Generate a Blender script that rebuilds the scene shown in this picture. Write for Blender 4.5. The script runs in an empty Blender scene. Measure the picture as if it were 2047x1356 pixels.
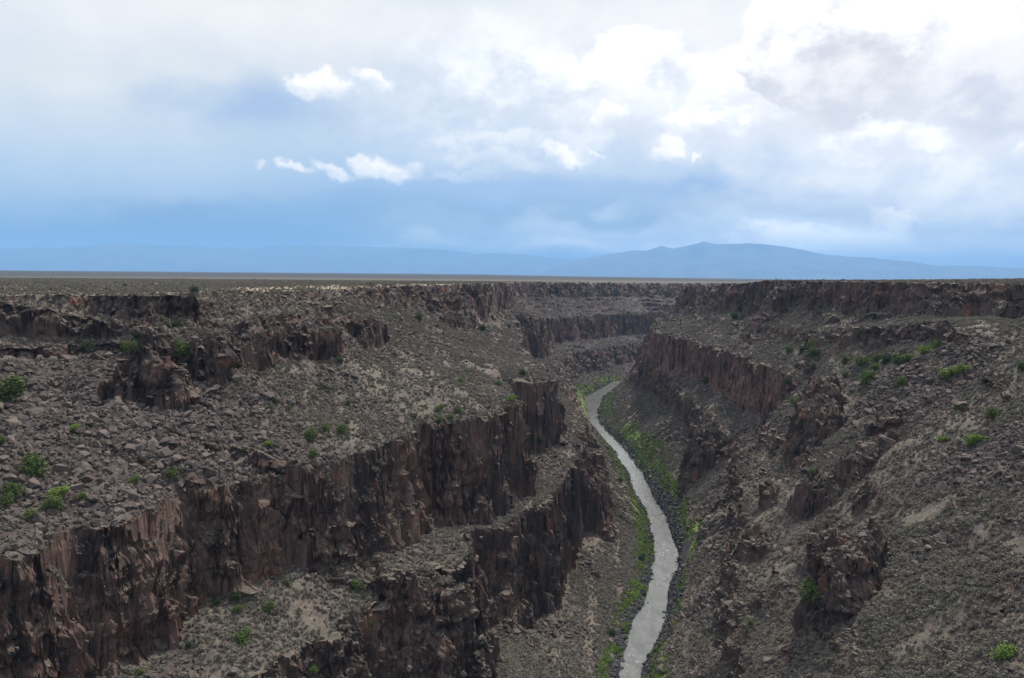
import bpy, math, random, time
import numpy as np
from mathutils import Matrix, Vector

T0 = time.time()
random.seed(7)
RNG = np.random.default_rng(11)
C = bpy.context.scene.collection
SC = bpy.context.scene

# ------------------------------------------------------------------ camera
PW, PH, F = 2047.0, 1356.0, 1568.0          # photograph size and focal length in its pixels
PITCH, ROLL = math.radians(4.714), math.radians(0.487)
fwd = np.array([0, math.cos(PITCH), -math.sin(PITCH)])
r0 = np.array([1.0, 0, 0]); u0 = np.cross(r0, fwd)
rgt = math.cos(ROLL) * r0 + math.sin(ROLL) * u0
upv = -math.sin(ROLL) * r0 + math.cos(ROLL) * u0
cam = bpy.data.objects.new('camera', bpy.data.cameras.new('camera'))
C.objects.link(cam)
cam.matrix_world = Matrix(((rgt[0], upv[0], -fwd[0], 0), (rgt[1], upv[1], -fwd[1], 0), (rgt[2], upv[2], -fwd[2], 0), (0, 0, 0, 1)))
cam.data.sensor_width = 36; cam.data.lens = 36 * F / PW
cam.data.clip_start = 0.5; cam.data.clip_end = 300000
SC.camera = cam

def ray(px, py):
    return fwd + rgt * ((px - PW / 2) / F) - upv * ((py - PH / 2) / F)
def P(px, py, z):
    d = ray(px, py); s = z / d[2]
    return (d[0] * s, d[1] * s, z)
def project(X, Y, Z):
    w = X * fwd[0] + Y * fwd[1] + Z * fwd[2]
    w = np.where(w < 1, 1, w)
    a = (X * rgt[0] + Y * rgt[1] + Z * rgt[2]) / w
    b = (X * upv[0] + Y * upv[1] + Z * upv[2]) / w
    return PW / 2 + F * a, PH / 2 - F * b

# ------------------------------------------------------------------ exposure, sun, world
SC.view_settings.view_transform = 'Standard'; SC.view_settings.look = 'None'
SC.view_settings.exposure = 0.0; SC.view_settings.gamma = 1.0
SUN_EL, SUN_AZ = math.radians(58), math.radians(38)      # azimuth to the right of the view axis (+Y)
sd = Vector((math.sin(SUN_AZ) * math.cos(SUN_EL), math.cos(SUN_AZ) * math.cos(SUN_EL), math.sin(SUN_EL)))
sl = bpy.data.lights.new('sun', 'SUN'); sl.energy = 4.7; sl.angle = math.radians(2.5); sl.color = (1, .94, .86)
so = bpy.data.objects.new('sun', sl); C.objects.link(so)
so.rotation_euler = (-sd).to_track_quat('-Z', 'Y').to_euler(); so.location = (0, 0, 400)

class NT:
    """tiny helper for building node trees"""
    def __init__(s, nt): s.nt = nt; s.n = nt.nodes; s.l = nt.links
    def node(s, t, **kw):
        n = s.n.new(t)
        for k, v in kw.items(): setattr(n, k, v)
        return n
    def put(s, sock, v):
        if isinstance(v, bpy.types.NodeSocket): s.l.new(v, sock)
        elif v is not None: sock.default_value = v
    def math(s, op, a, b=None, c=None, clamp=False):
        n = s.node('ShaderNodeMath', operation=op, use_clamp=clamp)
        s.put(n.inputs[0], a); s.put(n.inputs[1], b); s.put(n.inputs[2], c)
        return n.outputs[0]
    def vmath(s, op, a, b=None, out=0):
        n = s.node('ShaderNodeVectorMath', operation=op)
        s.put(n.inputs[0], a); s.put(n.inputs[1], b)
        return n.outputs[out]
    def mix(s, f, a, b, blend='MIX'):
        n = s.node('ShaderNodeMix', data_type='RGBA', blend_type=blend)
        s.put(n.inputs[0], f)
        for i, v in ((6, a), (7, b)):
            s.put(n.inputs[i], (*v, 1) if isinstance(v, tuple) and len(v) == 3 else v)
        return n.outputs[2]
    def noise(s, vec, scale, detail=4, rough=.55, dist=0.0, col=False):
        n = s.node('ShaderNodeTexNoise')
        s.put(n.inputs['Vector'], vec); n.inputs['Scale'].default_value = scale
        n.inputs['Detail'].default_value = detail; n.inputs['Roughness'].default_value = rough
        n.inputs['Distortion'].default_value = dist
        return n.outputs['Color' if col else 'Fac']
    def ramp(s, v, lo, hi, a=0.0, b=1.0, smooth=True):
        n = s.node('ShaderNodeMapRange', interpolation_type='SMOOTHSTEP' if smooth else 'LINEAR')
        s.put(n.inputs[0], v); s.put(n.inputs[1], lo); s.put(n.inputs[2], hi); s.put(n.inputs[3], a); s.put(n.inputs[4], b)
        return n.outputs[0]
    def xyz(s, x, y, z):
        n = s.node('ShaderNodeCombineXYZ'); s.put(n.inputs[0], x); s.put(n.inputs[1], y); s.put(n.inputs[2], z)
        return n.outputs[0]
    def sep(s, v):
        n = s.node('ShaderNodeSeparateXYZ'); s.put(n.inputs[0], v); return n.outputs
    def scale(s, v, sc): return s.vmath('MULTIPLY', v, sc)

def lin(r, g, b):
    f = lambda c: ((c / 255 + .055) / 1.055) ** 2.4 if c > 10 else c / 255 / 12.92
    return (f(r), f(g), f(b))

def azel(px, py):
    d = ray(px, py); return math.atan2(d[0], d[1]), math.atan2(d[2], math.hypot(d[0], d[1]))

def build_world():
    w = bpy.data.worlds.new('World'); SC.world = w; w.use_nodes = True
    w.node_tree.nodes.clear(); t = NT(w.node_tree)
    out = t.node('ShaderNodeOutputWorld'); bg = t.node('ShaderNodeBackground')
    t.l.new(bg.outputs[0], out.inputs[0])
    X, Y, Z = t.sep(t.node('ShaderNodeTexCoord').outputs['Generated'])
    az = t.math('ARCTAN2', X, Y); el = t.math('ARCSINE', Z)
    p = t.xyz(az, el, 0)                                  # direction on the sky as (azimuth, elevation)
    def nz(vec, sc, det, ro): return t.vmath('SUBTRACT', t.noise(vec, sc, det, ro, 0, True), (.5, .5, .5))
    S = t.vmath('ADD', p, t.scale(nz(t.scale(p, (1, 1.8, 1)), 5.0, 6, .55), (.34, .14, 0)))
    Hh = t.vmath('ADD', t.vmath('ADD', p, t.scale(nz(p, 16.0, 3, .5), (.045, .045, 0))), t.scale(nz(p, 60.0, 4, .6), (.022, .020, 0)))
    N = t.noise(p, 46.0, 9, .62); N2 = t.noise(t.scale(p, (1, 1.3, 1)), 17.0, 9, .6)
    sky = t.node('ShaderNodeTexSky', sky_type='NISHITA', sun_disc=False)
    sky.sun_elevation = SUN_EL; sky.sun_rotation = SUN_AZ
    sky.altitude = 2100; sky.air_density = 1.2; sky.dust_density = 1.0
    base = t.scale(sky.outputs[0], (.10, .10, .10))
    def L(r, g, b, py, k=1.0):
        """sky radiance that looks like this colour once the haze below 2.5 km lies in front of it"""
        e = max(azel(1023, py)[1], math.radians(1.6)); T = math.exp(-HAZE_D * HAZE_TOP / math.sin(e))
        return tuple(max((v * k - (1 - T) * j) / T, .02) for v, j in zip(lin(r, g, b), HAZE_J))
    def length(px, py, rx, ry, w, rot=0.0):
        a, e = azel(px, py); v = t.vmath('SUBTRACT', w, (a, e, 0))
        if rot:
            m = t.node('ShaderNodeVectorRotate', rotation_type='Z_AXIS'); t.put(m.inputs['Vector'], v); m.inputs['Angle'].default_value = math.radians(rot); v = m.outputs[0]
        v = t.scale(v, (F / rx, F / ry, 0))
        return t.vmath('LENGTH', v, None, 1), v
    def patch(col, px, py, rx, ry, c, s, lo=0.0, rot=0):
        return t.mix(t.math('MULTIPLY', t.ramp(length(px, py, rx, ry, S, rot)[0], lo, 1.0, 1.0, 0.0), s), col, c)
    col = t.mix(t.ramp(el, .0, .13), L(124, 168, 212, 500), L(168, 197, 226, 330))
    col = t.mix(t.ramp(el, .09, .24), col, L(196, 213, 232, 170))
    col = t.mix(t.ramp(el, .18, .40), col, L(232, 237, 242, 20))
    col = t.mix(t.ramp(el, .40, .95), col, ZENITH)
    col = t.mix(t.math('MULTIPLY', t.ramp(Y, .3, -.4), t.ramp(el, .9, .4)), col, (.62, .70, .80))
    col = t.mix(.06, col, base)
    for q in ((160, 320, 620, 150, L(190, 211, 232, 330), .7), (150, 170, 560, 170, L(222, 229, 234, 170, 1.02), .95), (450, 20, 900, 150, L(238, 240, 242, 20, 1.02), .95), (520, 210, 190, 100, L(160, 188, 226, 210), .8),
              (100, 450, 950, 80, L(124, 167, 208, 450), .8), (640, 420, 300, 45, L(130, 173, 218, 420), .6), (1850, 260, 700, 320, L(240, 243, 249, 260), .95), (1150, 230, 640, 180, L(216, 227, 242, 230), .9), (1400, 40, 950, 170, L(245, 247, 250, 40, 1.0), .98),
              (1900, 80, 640, 300, L(248, 249, 251, 80, 1.0), .98), (1050, 388, 560, 40, L(154, 187, 226, 388), .9), (1480, 384, 260, 24, L(150, 184, 224, 384), .95), (1250, 455, 620, 45, L(180, 205, 233, 455), .85), (1850, 480, 420, 60, L(192, 214, 238, 480), .8),
              (1600, 520, 700, 30, L(166, 198, 232, 520), .6)):
        col = patch(col, *q)
    HAZY = [(1350, 490, 800, 34, L(186, 209, 235, 490), .7), (1050, 300, 560, 110, L(206, 221, 238, 300), .6)]
    for q in HAZY: col = patch(col, *q)
    # billowing masses: lit white heads over greyer bellies, ragged edges from the noise
    def cumulus(col, px, py, rx, ry, top, bot, s=1.0, k=1.1, lo=.0, hi=.22, rot=0, tilt=.0):
        l, v = length(px, py, rx, ry, Hh, rot)
        d = t.math('ADD', t.math('SUBTRACT', 1.0, l), t.math('MULTIPLY', t.math('SUBTRACT', N2 if rx > 80 else N, .5), k))
        m = t.math('MULTIPLY', t.ramp(d, lo, hi), s)
        vx, vy, _ = t.sep(v)
        sh = t.math('ADD', t.math('ADD', vy, t.math('MULTIPLY', vx, tilt)), t.math('MULTIPLY', t.math('SUBTRACT', N2, .5), 4.0))
        return t.mix(m, col, t.mix(t.ramp(sh, -.7, .6), bot, top))
    for q in ((1000, 130, 210, 95, (242, 245, 249, 1.1), (226, 234, 243, 1), .6, .8, -.1, .6), (840, 250, 210, 105, (220, 230, 242, 1), (196, 214, 236, 1), .6, .9, -.1, .6),
              (1080, 180, 240, 90, (243, 246, 250, 1.1), (216, 227, 241, 1), .65, 1.0, -.05, .5), (1700, 350, 260, 80, (236, 241, 248, 1), (212, 224, 240, 1), .6, .9, -.1, .5),
              (1440, 215, 230, 100, (255, 255, 255, 1.1), (229, 234, 243, 1), .85, .9, -.1, .35, 0, .2), (1270, 150, 135, 95, (255, 255, 255, 1.12), (230, 236, 245, 1), .92, .8, 0, .25, 0, -.3), (1230, 230, 160, 60, (238, 243, 249, 1), (222, 230, 242, 1), .6, .9, -.1, .4),
              (1900, 120, 240, 180, (255, 255, 255, 1.08), (236, 238, 244, 1), .95, .9, 0, .3), (1660, 80, 190, 140, (255, 255, 255, 1.1), (220, 222, 231, 1), .97, .9, 0, .16), (1700, 190, 150, 78, (240, 241, 246, 1), (218, 221, 232, 1), .8, .9, -.1, .5),
              (1985, 180, 120, 80, (242, 243, 248, 1), (216, 221, 234, 1), .95, .9, -.1, .4), (1740, 290, 115, 52, (248, 250, 252, 1.1), (224, 232, 243, 1), .8, 1.0, 0, .4),
              (1930, 400, 140, 85, (224, 233, 244, 1), (196, 215, 237, 1), .7, 1.0, 0, .5), (1420, 315, 260, 50, (216, 227, 242, 1), (192, 211, 235, 1), .7, .9, -.1, .5), (1080, 290, 200, 44, (230, 238, 247, 1), (196, 214, 237, 1), .75, 1.0, 0, .3)):
        (r_, g_, b_, k_), (r2, g2, b2, k2) = q[4], q[5]
        col = cumulus(col, *q[:4], L(r_, g_, b_, q[1], k_), L(r2, g2, b2, q[1], k2), *q[6:])
    for (px, py, rx, ry, rot, s) in ((640, 166, 66, 29, 12, 1), (742, 158, 46, 16, 26, 1), (604, 158, 18, 20, 0, .9), (772, 338, 84, 25, 10, .8), (730, 320, 40, 18, 0, .7),
        (585, 330, 40, 12, 16, .7), (668, 341, 44, 13, 16, .7), (516, 317, 14, 9, 40, .5), (1130, 306, 56, 20, 18, .95), (1092, 288, 20, 17, 0, .95),
        (1338, 300, 38, 34, 0, 1), (1330, 316, 36, 18, 0, .9), (1390, 320, 9, 9, 0, .8), (1218, 229, 27, 22, 0, 1), (1190, 293, 20, 6, 25, .7), (1385, 232, 72, 18, 6, .8), (1435, 238, 38, 16, 0, .8),
        (1496, 242, 16, 11, 0, .8), (2040, 296, 24, 13, 0, .9), (1785, 432, 40, 20, 14, .45), (1520, 448, 60, 10, 4, .2), (1000, 322, 120, 18, 4, .28), (940, 350, 80, 15, 0, .22)):
        col = cumulus(col, px, py, rx * 1.06, ry * 1.12, L(255, 255, 255, py, 1.06 if py < 250 else 1.0), L(232, 238, 246, py), s * .92, 1.5, -.10, .62, rot)
    st = t.ramp(N2, .3, .72, .955, 1.035, False)
    col = t.mix(t.ramp(el, .02, .2), col, t.mix(1.0, col, t.xyz(st, st, t.math('POWER', st, .6)), 'MULTIPLY'))
    col = t.mix(t.ramp(el, -.06, -.01, 1, 0), col, (.10, .09, .08))
    t.l.new(col, bg.inputs[0]); bg.inputs[1].default_value = 1.0
HAZE_D, HAZE_TOP, HAZE_J = 3.4e-5, 2500.0, (.215, .41, .69); ZENITH = (1.15, 1.22, 1.32)
build_world()

# ------------------------------------------------------------------ numpy noise
def _hash(ix, iy, iz, seed):
    h = (ix.astype(np.uint32) * np.uint32(374761393) + iy.astype(np.uint32) * np.uint32(668265263)
         + iz.astype(np.uint32) * np.uint32(2147483647) + np.uint32((seed * 974634777) & 0xffffffff))
    h = (h ^ (h >> np.uint32(13))) * np.uint32(1274126177)
    h = (h ^ (h >> np.uint32(15))) * np.uint32(2246822519)
    h = h ^ (h >> np.uint32(16))
    return h
def _h01(ix, iy, iz, seed): return (_hash(ix, iy, iz, seed) & np.uint32(0xffffff)).astype(np.float32) / np.float32(0xffffff)
def vn2(x, y, seed=0):
    fx = np.floor(x); fy = np.floor(y); ix = fx.astype(np.int64); iy = fy.astype(np.int64)
    u = (x - fx).astype(np.float32); v = (y - fy).astype(np.float32)
    u = u * u * u * (u * (u * 6 - 15) + 10); v = v * v * v * (v * (v * 6 - 15) + 10)
    z = np.zeros(1, np.int64)
    a = _h01(ix, iy, z, seed); b = _h01(ix + 1, iy, z, seed); c = _h01(ix, iy + 1, z, seed); d = _h01(ix + 1, iy + 1, z, seed)
    return ((a + (b - a) * u) * (1 - v) + (c + (d - c) * u) * v) * 2 - 1
def fbm2(x, y, s, octs=4, seed=0, g=.5):
    r = 0; a = 1; t = 0
    for o in range(octs):
        r = r + a * vn2(x / s + 17.3 * o, y / s - 9.1 * o, seed + o); t += a; a *= g; s = s / 2.03
    return r / t
def vn3(x, y, z, seed=0):
    fx = np.floor(x); fy = np.floor(y); fz = np.floor(z)
    ix = fx.astype(np.int64); iy = fy.astype(np.int64); iz = fz.astype(np.int64)
    u = (x - fx).astype(np.float32); v = (y - fy).astype(np.float32); w = (z - fz).astype(np.float32)
    u = u * u * (3 - 2 * u); v = v * v * (3 - 2 * v); w = w * w * (3 - 2 * w)
    def pl(k):
        a = _h01(ix, iy, iz + k, seed); b = _h01(ix + 1, iy, iz + k, seed); c = _h01(ix, iy + 1, iz + k, seed); d = _h01(ix + 1, iy + 1, iz + k, seed)
        return (a + (b - a) * u) * (1 - v) + (c + (d - c) * u) * v
    return (pl(0) * (1 - w) + pl(1) * w) * 2 - 1
def vor2(x, y, cell, seed=0):
    """nearest cell centre (cx, cy), its random value, F1 and F2"""
    gx = x / cell; gy = y / cell
    ix = np.floor(gx).astype(np.int64); iy = np.floor(gy).astype(np.int64); z = np.zeros(1, np.int64)
    f1 = np.full(x.shape, 9.0, np.float32); f2 = f1.copy(); cx = np.zeros_like(x); cy = np.zeros_like(x); cr = np.zeros_like(f1)
    for dx in (-1, 0, 1):
        for dy in (-1, 0, 1):
            jx = ix + dx; jy = iy + dy
            px = jx + .5 + (_h01(jx, jy, z, seed) - .5) * .9; py = jy + .5 + (_h01(jx, jy, z, seed + 77) - .5) * .9
            d = np.sqrt((px - gx) ** 2 + (py - gy) ** 2).astype(np.float32)
            m = d < f1
            f2 = np.where(m, f1, np.minimum(f2, d)); f1 = np.where(m, d, f1)
            cx = np.where(m, px * cell, cx); cy = np.where(m, py * cell, cy)
            cr = np.where(m, _h01(jx, jy, z, seed + 31), cr)
    return cx, cy, cr, f1, f2
def sst(a, b, x):
    t = np.clip((x - a) / (b - a), 0, 1); return t * t * (3 - 2 * t)

# ------------------------------------------------------------------ gorge: feature lines, left to right
RZ = -165.0
_edge = [(1354, 1230, 1277), (1306, 1249, 1301), (1238, 1263, 1333), (1204, 1292, 1330), (1163, 1299, 1345), (1115, 1309, 1359), (1067, 1304, 1343),
         (1026, 1292, 1326), (985, 1268, 1302), (940, 1251, 1282), (896, 1220, 1249), (860, 1185, 1212), (842, 1176, 1196), (818, 1176, 1196), (797, 1169, 1204), (784, 1190, 1224), (763, 1225, 1242)]
WL = [(-8, -100, RZ), (12, 60, RZ), (30, 200, RZ)] + [P(l, y, RZ) for y, l, r in _edge] + [(290, 1340, RZ), (430, 1440, RZ), (760, 1620, RZ), (2300, 2500, RZ), (5000, 4000, RZ)]
WR = [(18, -100, RZ), (34, 60, RZ), (47, 200, RZ)] + [P(r, y, RZ) for y, l, r in _edge] + [(330, 1340, RZ), (475, 1440, RZ), (810, 1620, RZ), (2350, 2500, RZ), (5050, 4000, RZ)]
R1 = [(-330, -100, -7), (-265, 100, -8), (-232, 200, -9), (-206, 270, -9.3), P(0, 590, -9.5), P(200, 589, -9.5), P(390, 592, -9.5), P(600, 582, -9), P(800, 572, -9), P(900, 569, -9),
      P(1000, 566.5, -10.5), (-12, 1235, -13), (20, 1340, -13), (104, 1445, -14), (210, 1560, -15), (360, 1650, -15), (700, 1850, -15), (2200, 2720, -15), (4900, 4300, -15)]
R2 = [(-322, -100, -18), (-257, 100, -20), (-225, 200, -23), (-200, 262, -23.5), P(0, 668, -23), P(200, 668, -23.2), P(360, 668, -24), (-106, 365, -17), (-88, 430, -16), (-70, 560, -24),
      P(919, 622, -31), P(988, 632, -40), (-4, 1225, -38), (30, 1330, -38), (114, 1434, -38), (222, 1545, -38), (372, 1630, -40), (712, 1830, -40), (2212, 2700, -40), (4912, 4280, -40)]
TM = [(-290, -100, -44), (-215, 100, -46), (-158, 205, -46), (-123, 260, -46), (-109, 284, -38), (-95, 322, -36), (-75, 365, -36), (-64, 430, -38), (-48, 560, -42), (-25, 700, -46), (5, 900, -52),
      (22, 1220, -56), (62, 1325, -56), (150, 1428, -57), (262, 1535, -58), (400, 1600, -58), (740, 1800, -58), (2240, 2680, -58), (4940, 4260, -58)]
M1 = [(-240, -100, -64), (-165, 80, -66), P(0, 1115, -66), P(102, 1101, -66), P(171, 1063, -66), P(239, 1043, -66), P(308, 1019, -66), P(376, 978, -66), P(462, 964, -65), P(547, 940, -65),
      P(633, 933, -64), P(698, 923, -64), P(800, 876, -63), P(858, 848, -62), P(953, 838, -62), P(1053, 808, -62), (1, 393, -62), (-4, 440, -62), P(1090, 762, -62), (25, 475, -64), (18, 560, -64),
      (6, 700, -64), (12, 900, -64), P(1062, 638, -62), (58, 1215, -68), (106, 1325, -70), P(1240, 628, -71), (330, 1570, -72), (500, 1680, -72), (820, 1790, -72), (2270, 2660, -72), (4970, 4240, -72)]
def below(tr, dx, dy, z): return [(x + dx, y + dy, z if not callable(z) else z(y)) for x, y, _ in tr]
M2 = below(M1, 6.5, -5, lambda y: float(np.interp(y, [-100, 200, 230, 250, 290, 340, 380, 440, 480, 700, 1000, 1250, 1600], [-104, -102, -99, -94, -101, -104, -104, -101, -93, -94, -98, -108, -110])))
L1 = [(-150, -100, -112), (-105, 120, -110), P(560, 1310, -108), P(700, 1245, -108), P(772, 1156, -105), P(880, 1122, -104), P(974, 1124, -105), P(940, 1067, -104), P(1073, 1016, -105), P(1130, 975, -102), P(1155, 940, -102),
      P(1160, 880, -101), (52, 540, -103), (44, 700, -105), (52, 900, -108), (66, 1050, -114), (104, 1200, -116), (248, 1425, -118), (378, 1535, -118), (760, 1730, -115), (2300, 2630, -115), (5000, 4210, -115)]
L2 = [(-110, -100, -142), (-62, 150, -140), (-42, 215, -136), P(905, 1306, -136), P(1022, 1237, -138), P(1056, 1252, -148), P(1107, 1214, -150), P(1135, 1187, -150), P(1153, 1118, -148), P(1176, 1010, -140),
      (54, 500, -126), (60, 560, -124), (58, 700, -124), (68, 900, -128), (80, 1050, -142), (120, 1200, -148), (260, 1408, -148), (393, 1515, -148), (775, 1710, -135), (2310, 2610, -135), (5010, 4190, -135)]
B1 = [(32, -100, -134), (52, 120, -136), (75, 250, -144), (86, 300, -139), (97, 340, -132), (120, 410, -125), (138, 470, -120), (148, 540, -124), (150, 650, -121), (150, 800, -124), (152, 950, -126), (178, 1100, -128), (240, 1220, -130), (420, 1350, -130), (800, 1540, -130), (2400, 2450, -130), (5100, 3950, -130)]
B2 = [(38, -100, -124), (57, 120, -126), (80, 250, -134), (91, 300, -129), (102, 340, -122), (125, 410, -115), (143, 470, -109), (153, 540, -112), (154, 650, -104), (154, 800, -110), (157, 950, -113), (184, 1100, -114), (250, 1210, -115), (430, 1335, -115), (810, 1525, -115), (2410, 2430, -115), (5110, 3930, -115)]
C1 = [(75, -100, -114), (91, 100, -114), (98, 225, -108), (109, 250, -106), (132, 300, -94), (139, 340, -93), (150, 404, -96), (154, 460, -99), (156, 497, -100), P(1556, 842, -93), P(1480, 814, -98), P(1419, 760, -90), (157, 850, -92), (170, 1020, -92), (196, 1100, -92), (262, 1195, -92), (445, 1320, -92), (825, 1505, -92), (2425, 2410, -92), (5125, 3910, -92)]
C2 = [(78, -100, -112), (94, 100, -112), (101, 225, -106), (112, 250, -104), (135, 300, -92), (142, 340, -90), (155, 404, -88), (160, 460, -91), (162, 497, -92), P(1560, 742, -62), P(1480, 711, -62), P(1400, 690, -62), P(1326, 668, -62), P(1318, 650, -62), (202, 1100, -62), (270, 1190, -62), (452, 1312, -62), (832, 1497, -62), (2432, 2400, -62), (5132, 3900, -62)]
D1 = [(98, -100, -97), (100, 100, -95), (114, 175, -89), (129, 198, -81), (155, 238, -67), (194, 300, -46), (214, 370, -33), (219, 400, -31), (207, 480, -42), (205, 530, -46), (205, 700, -48), (203, 900, -46), (208, 1020, -46), (220, 1085, -46), (290, 1170, -46), (470, 1290, -46), (850, 1475, -46), (2450, 2380, -46), (5150, 3880, -46)]
D2 = [(101, -100, -95), (103, 100, -93), (117, 175, -87), (132, 198, -79), (158, 238, -65), (197, 300, -44), (218, 370, -28), (224, 400, -22), (212, 480, -31), (209, 530, -39), (208, 700, -43), (207, 900, -43), (211, 1020, -43), (225, 1080, -43), (295, 1165, -43), (475, 1285, -43), (855, 1470, -43), (2455, 2375, -43), (5155, 3875, -43)]
E1 = [(200, -100, -16), (215, 100, -17), (228, 300, -17), (262, 381, -18.6), (258, 469, -23.5), (231, 528, -22), (230, 648, -21), (225, 715, -38), (227, 780, -36), (222, 900, -36), (218, 1000, -38), (236, 1062, -38), (310, 1150, -38), (490, 1270, -38), (870, 1455, -38), (2470, 2360, -38), (5170, 3860, -38)]
E2 = [(208, -100, -3), (223, 100, -3), (236, 300, -3), (269, 381, -3), (266, 469, -3.1), (238, 528, -3.1), (237, 648, -3.7), (233, 732, -4.4), (236, 780, -7), (229, 900, -11), (225, 1000, -13), (245, 1055, -13), (320, 1140, -13), (500, 1260, -13), (880, 1445, -13), (2480, 2350, -13), (5180, 3850, -13)]
TR = [R1, R2, TM, M1, M2, L1, L2, WL, WR, B1, B2, C1, C2, D1, D2, E1, E2]
# stretches where the rim cliff has slumped into a broken slope
GAP = [2, 8, 6, 2.5, 5, 3, 5, 14, 4, 2.5, 3, 2.5, 5, 2, 4, 3]
CLIFF = {0, 3, 5, 9, 11, 13, 15}             # segments that are rock faces
tabs = []
for tr in TR:
    s = sorted(tr, key=lambda q: q[1]); tabs.append((np.array([q[1] for q in s]), np.array([q[0] for q in s]), np.array([q[2] for q in s])))
# the water's edge stays put; the other lines are pushed away from it where they would cross
YT = np.linspace(-120, 4300, 4421)
XK = [np.interp(YT, a, b) for a, b, c in tabs]; ZK = [np.interp(YT, a, c) for a, b, c in tabs]
def _sm(a, w):
    k = np.hanning(w + 2)[1:-1]; k /= k.sum(); return np.convolve(np.pad(a, w // 2, mode='edge'), k, 'valid')
for k in (7, 8):
    XK[k] = _sm(XK[k], 31) + (1.5 * fbm2(YT, YT * 0 + k * 7.7, 16, 3, 200 + k, .6) + .7 * fbm2(YT, YT * 0 + k * 3.3, 4, 2, 210 + k, .6)) * np.clip(YT / 500, .6, 1.6)
XK[1] = XK[1] + np.clip(fbm2(YT, YT * 0, 46, 3, 230) * 1.6 + .1, 0, 1) * 15; XK[15] = XK[15] - np.clip(fbm2(YT, YT * 0, 60, 3, 233) * 1.6 + .1, 0, 1) * 12
for k in range(6, -1, -1): XK[k] = np.minimum(XK[k], XK[k + 1] - GAP[k])
for k in range(9, 17): XK[k] = np.maximum(XK[k], XK[k - 1] + GAP[k - 1])

# rock knobs that stick out of the slopes: x, y, half length, half width, direction (deg from +Y), top z, tilt x, tilt y
KNOBS = [(-113, 309, 34, 12, 20, -24, -.18, .02), (-93, 352, 20, 10, 24, -24, -.18, 0), (-80, 402, 15, 8, 20, -23, -.2, 0),
         (109, 246, 9, 4, 15, -88, .85, 0), (118, 260, 5, 3.5, 60, -85, .7, 0), (134, 332, 8, 3.5, 10, -86, .7, 0), (156, 334, 10, 4, 50, -72, .7, 0), (172, 352, 6, 4, 30, -62, .6, 0),
         (162, 412, 11, 4.5, 25, -67, .6, 0), (178, 440, 8, 4, 25, -57, .5, 0), (108, 330, 6, 3, 10, -111, .6, 0), (96, 290, 6, 3, 15, -122, .6, 0), (122, 290, 6, 3, 30, -97, .6, 0), (128, 372, 7, 3, 20, -101, .6, 0), (141, 300, 5, 3, 40, -83, .6, 0),
         (140, 560, 16, 6, 10, -108, .4, 0), (-30, 262, 14, 8, 60, -103, -.3, 0), (44, 470, 18, 7, 5, -106, -.35, 0), (-48, 620, 26, 8, 15, -34, -.3, 0), (8, 980, 40, 12, 8, -48, -.3, 0)]

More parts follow.
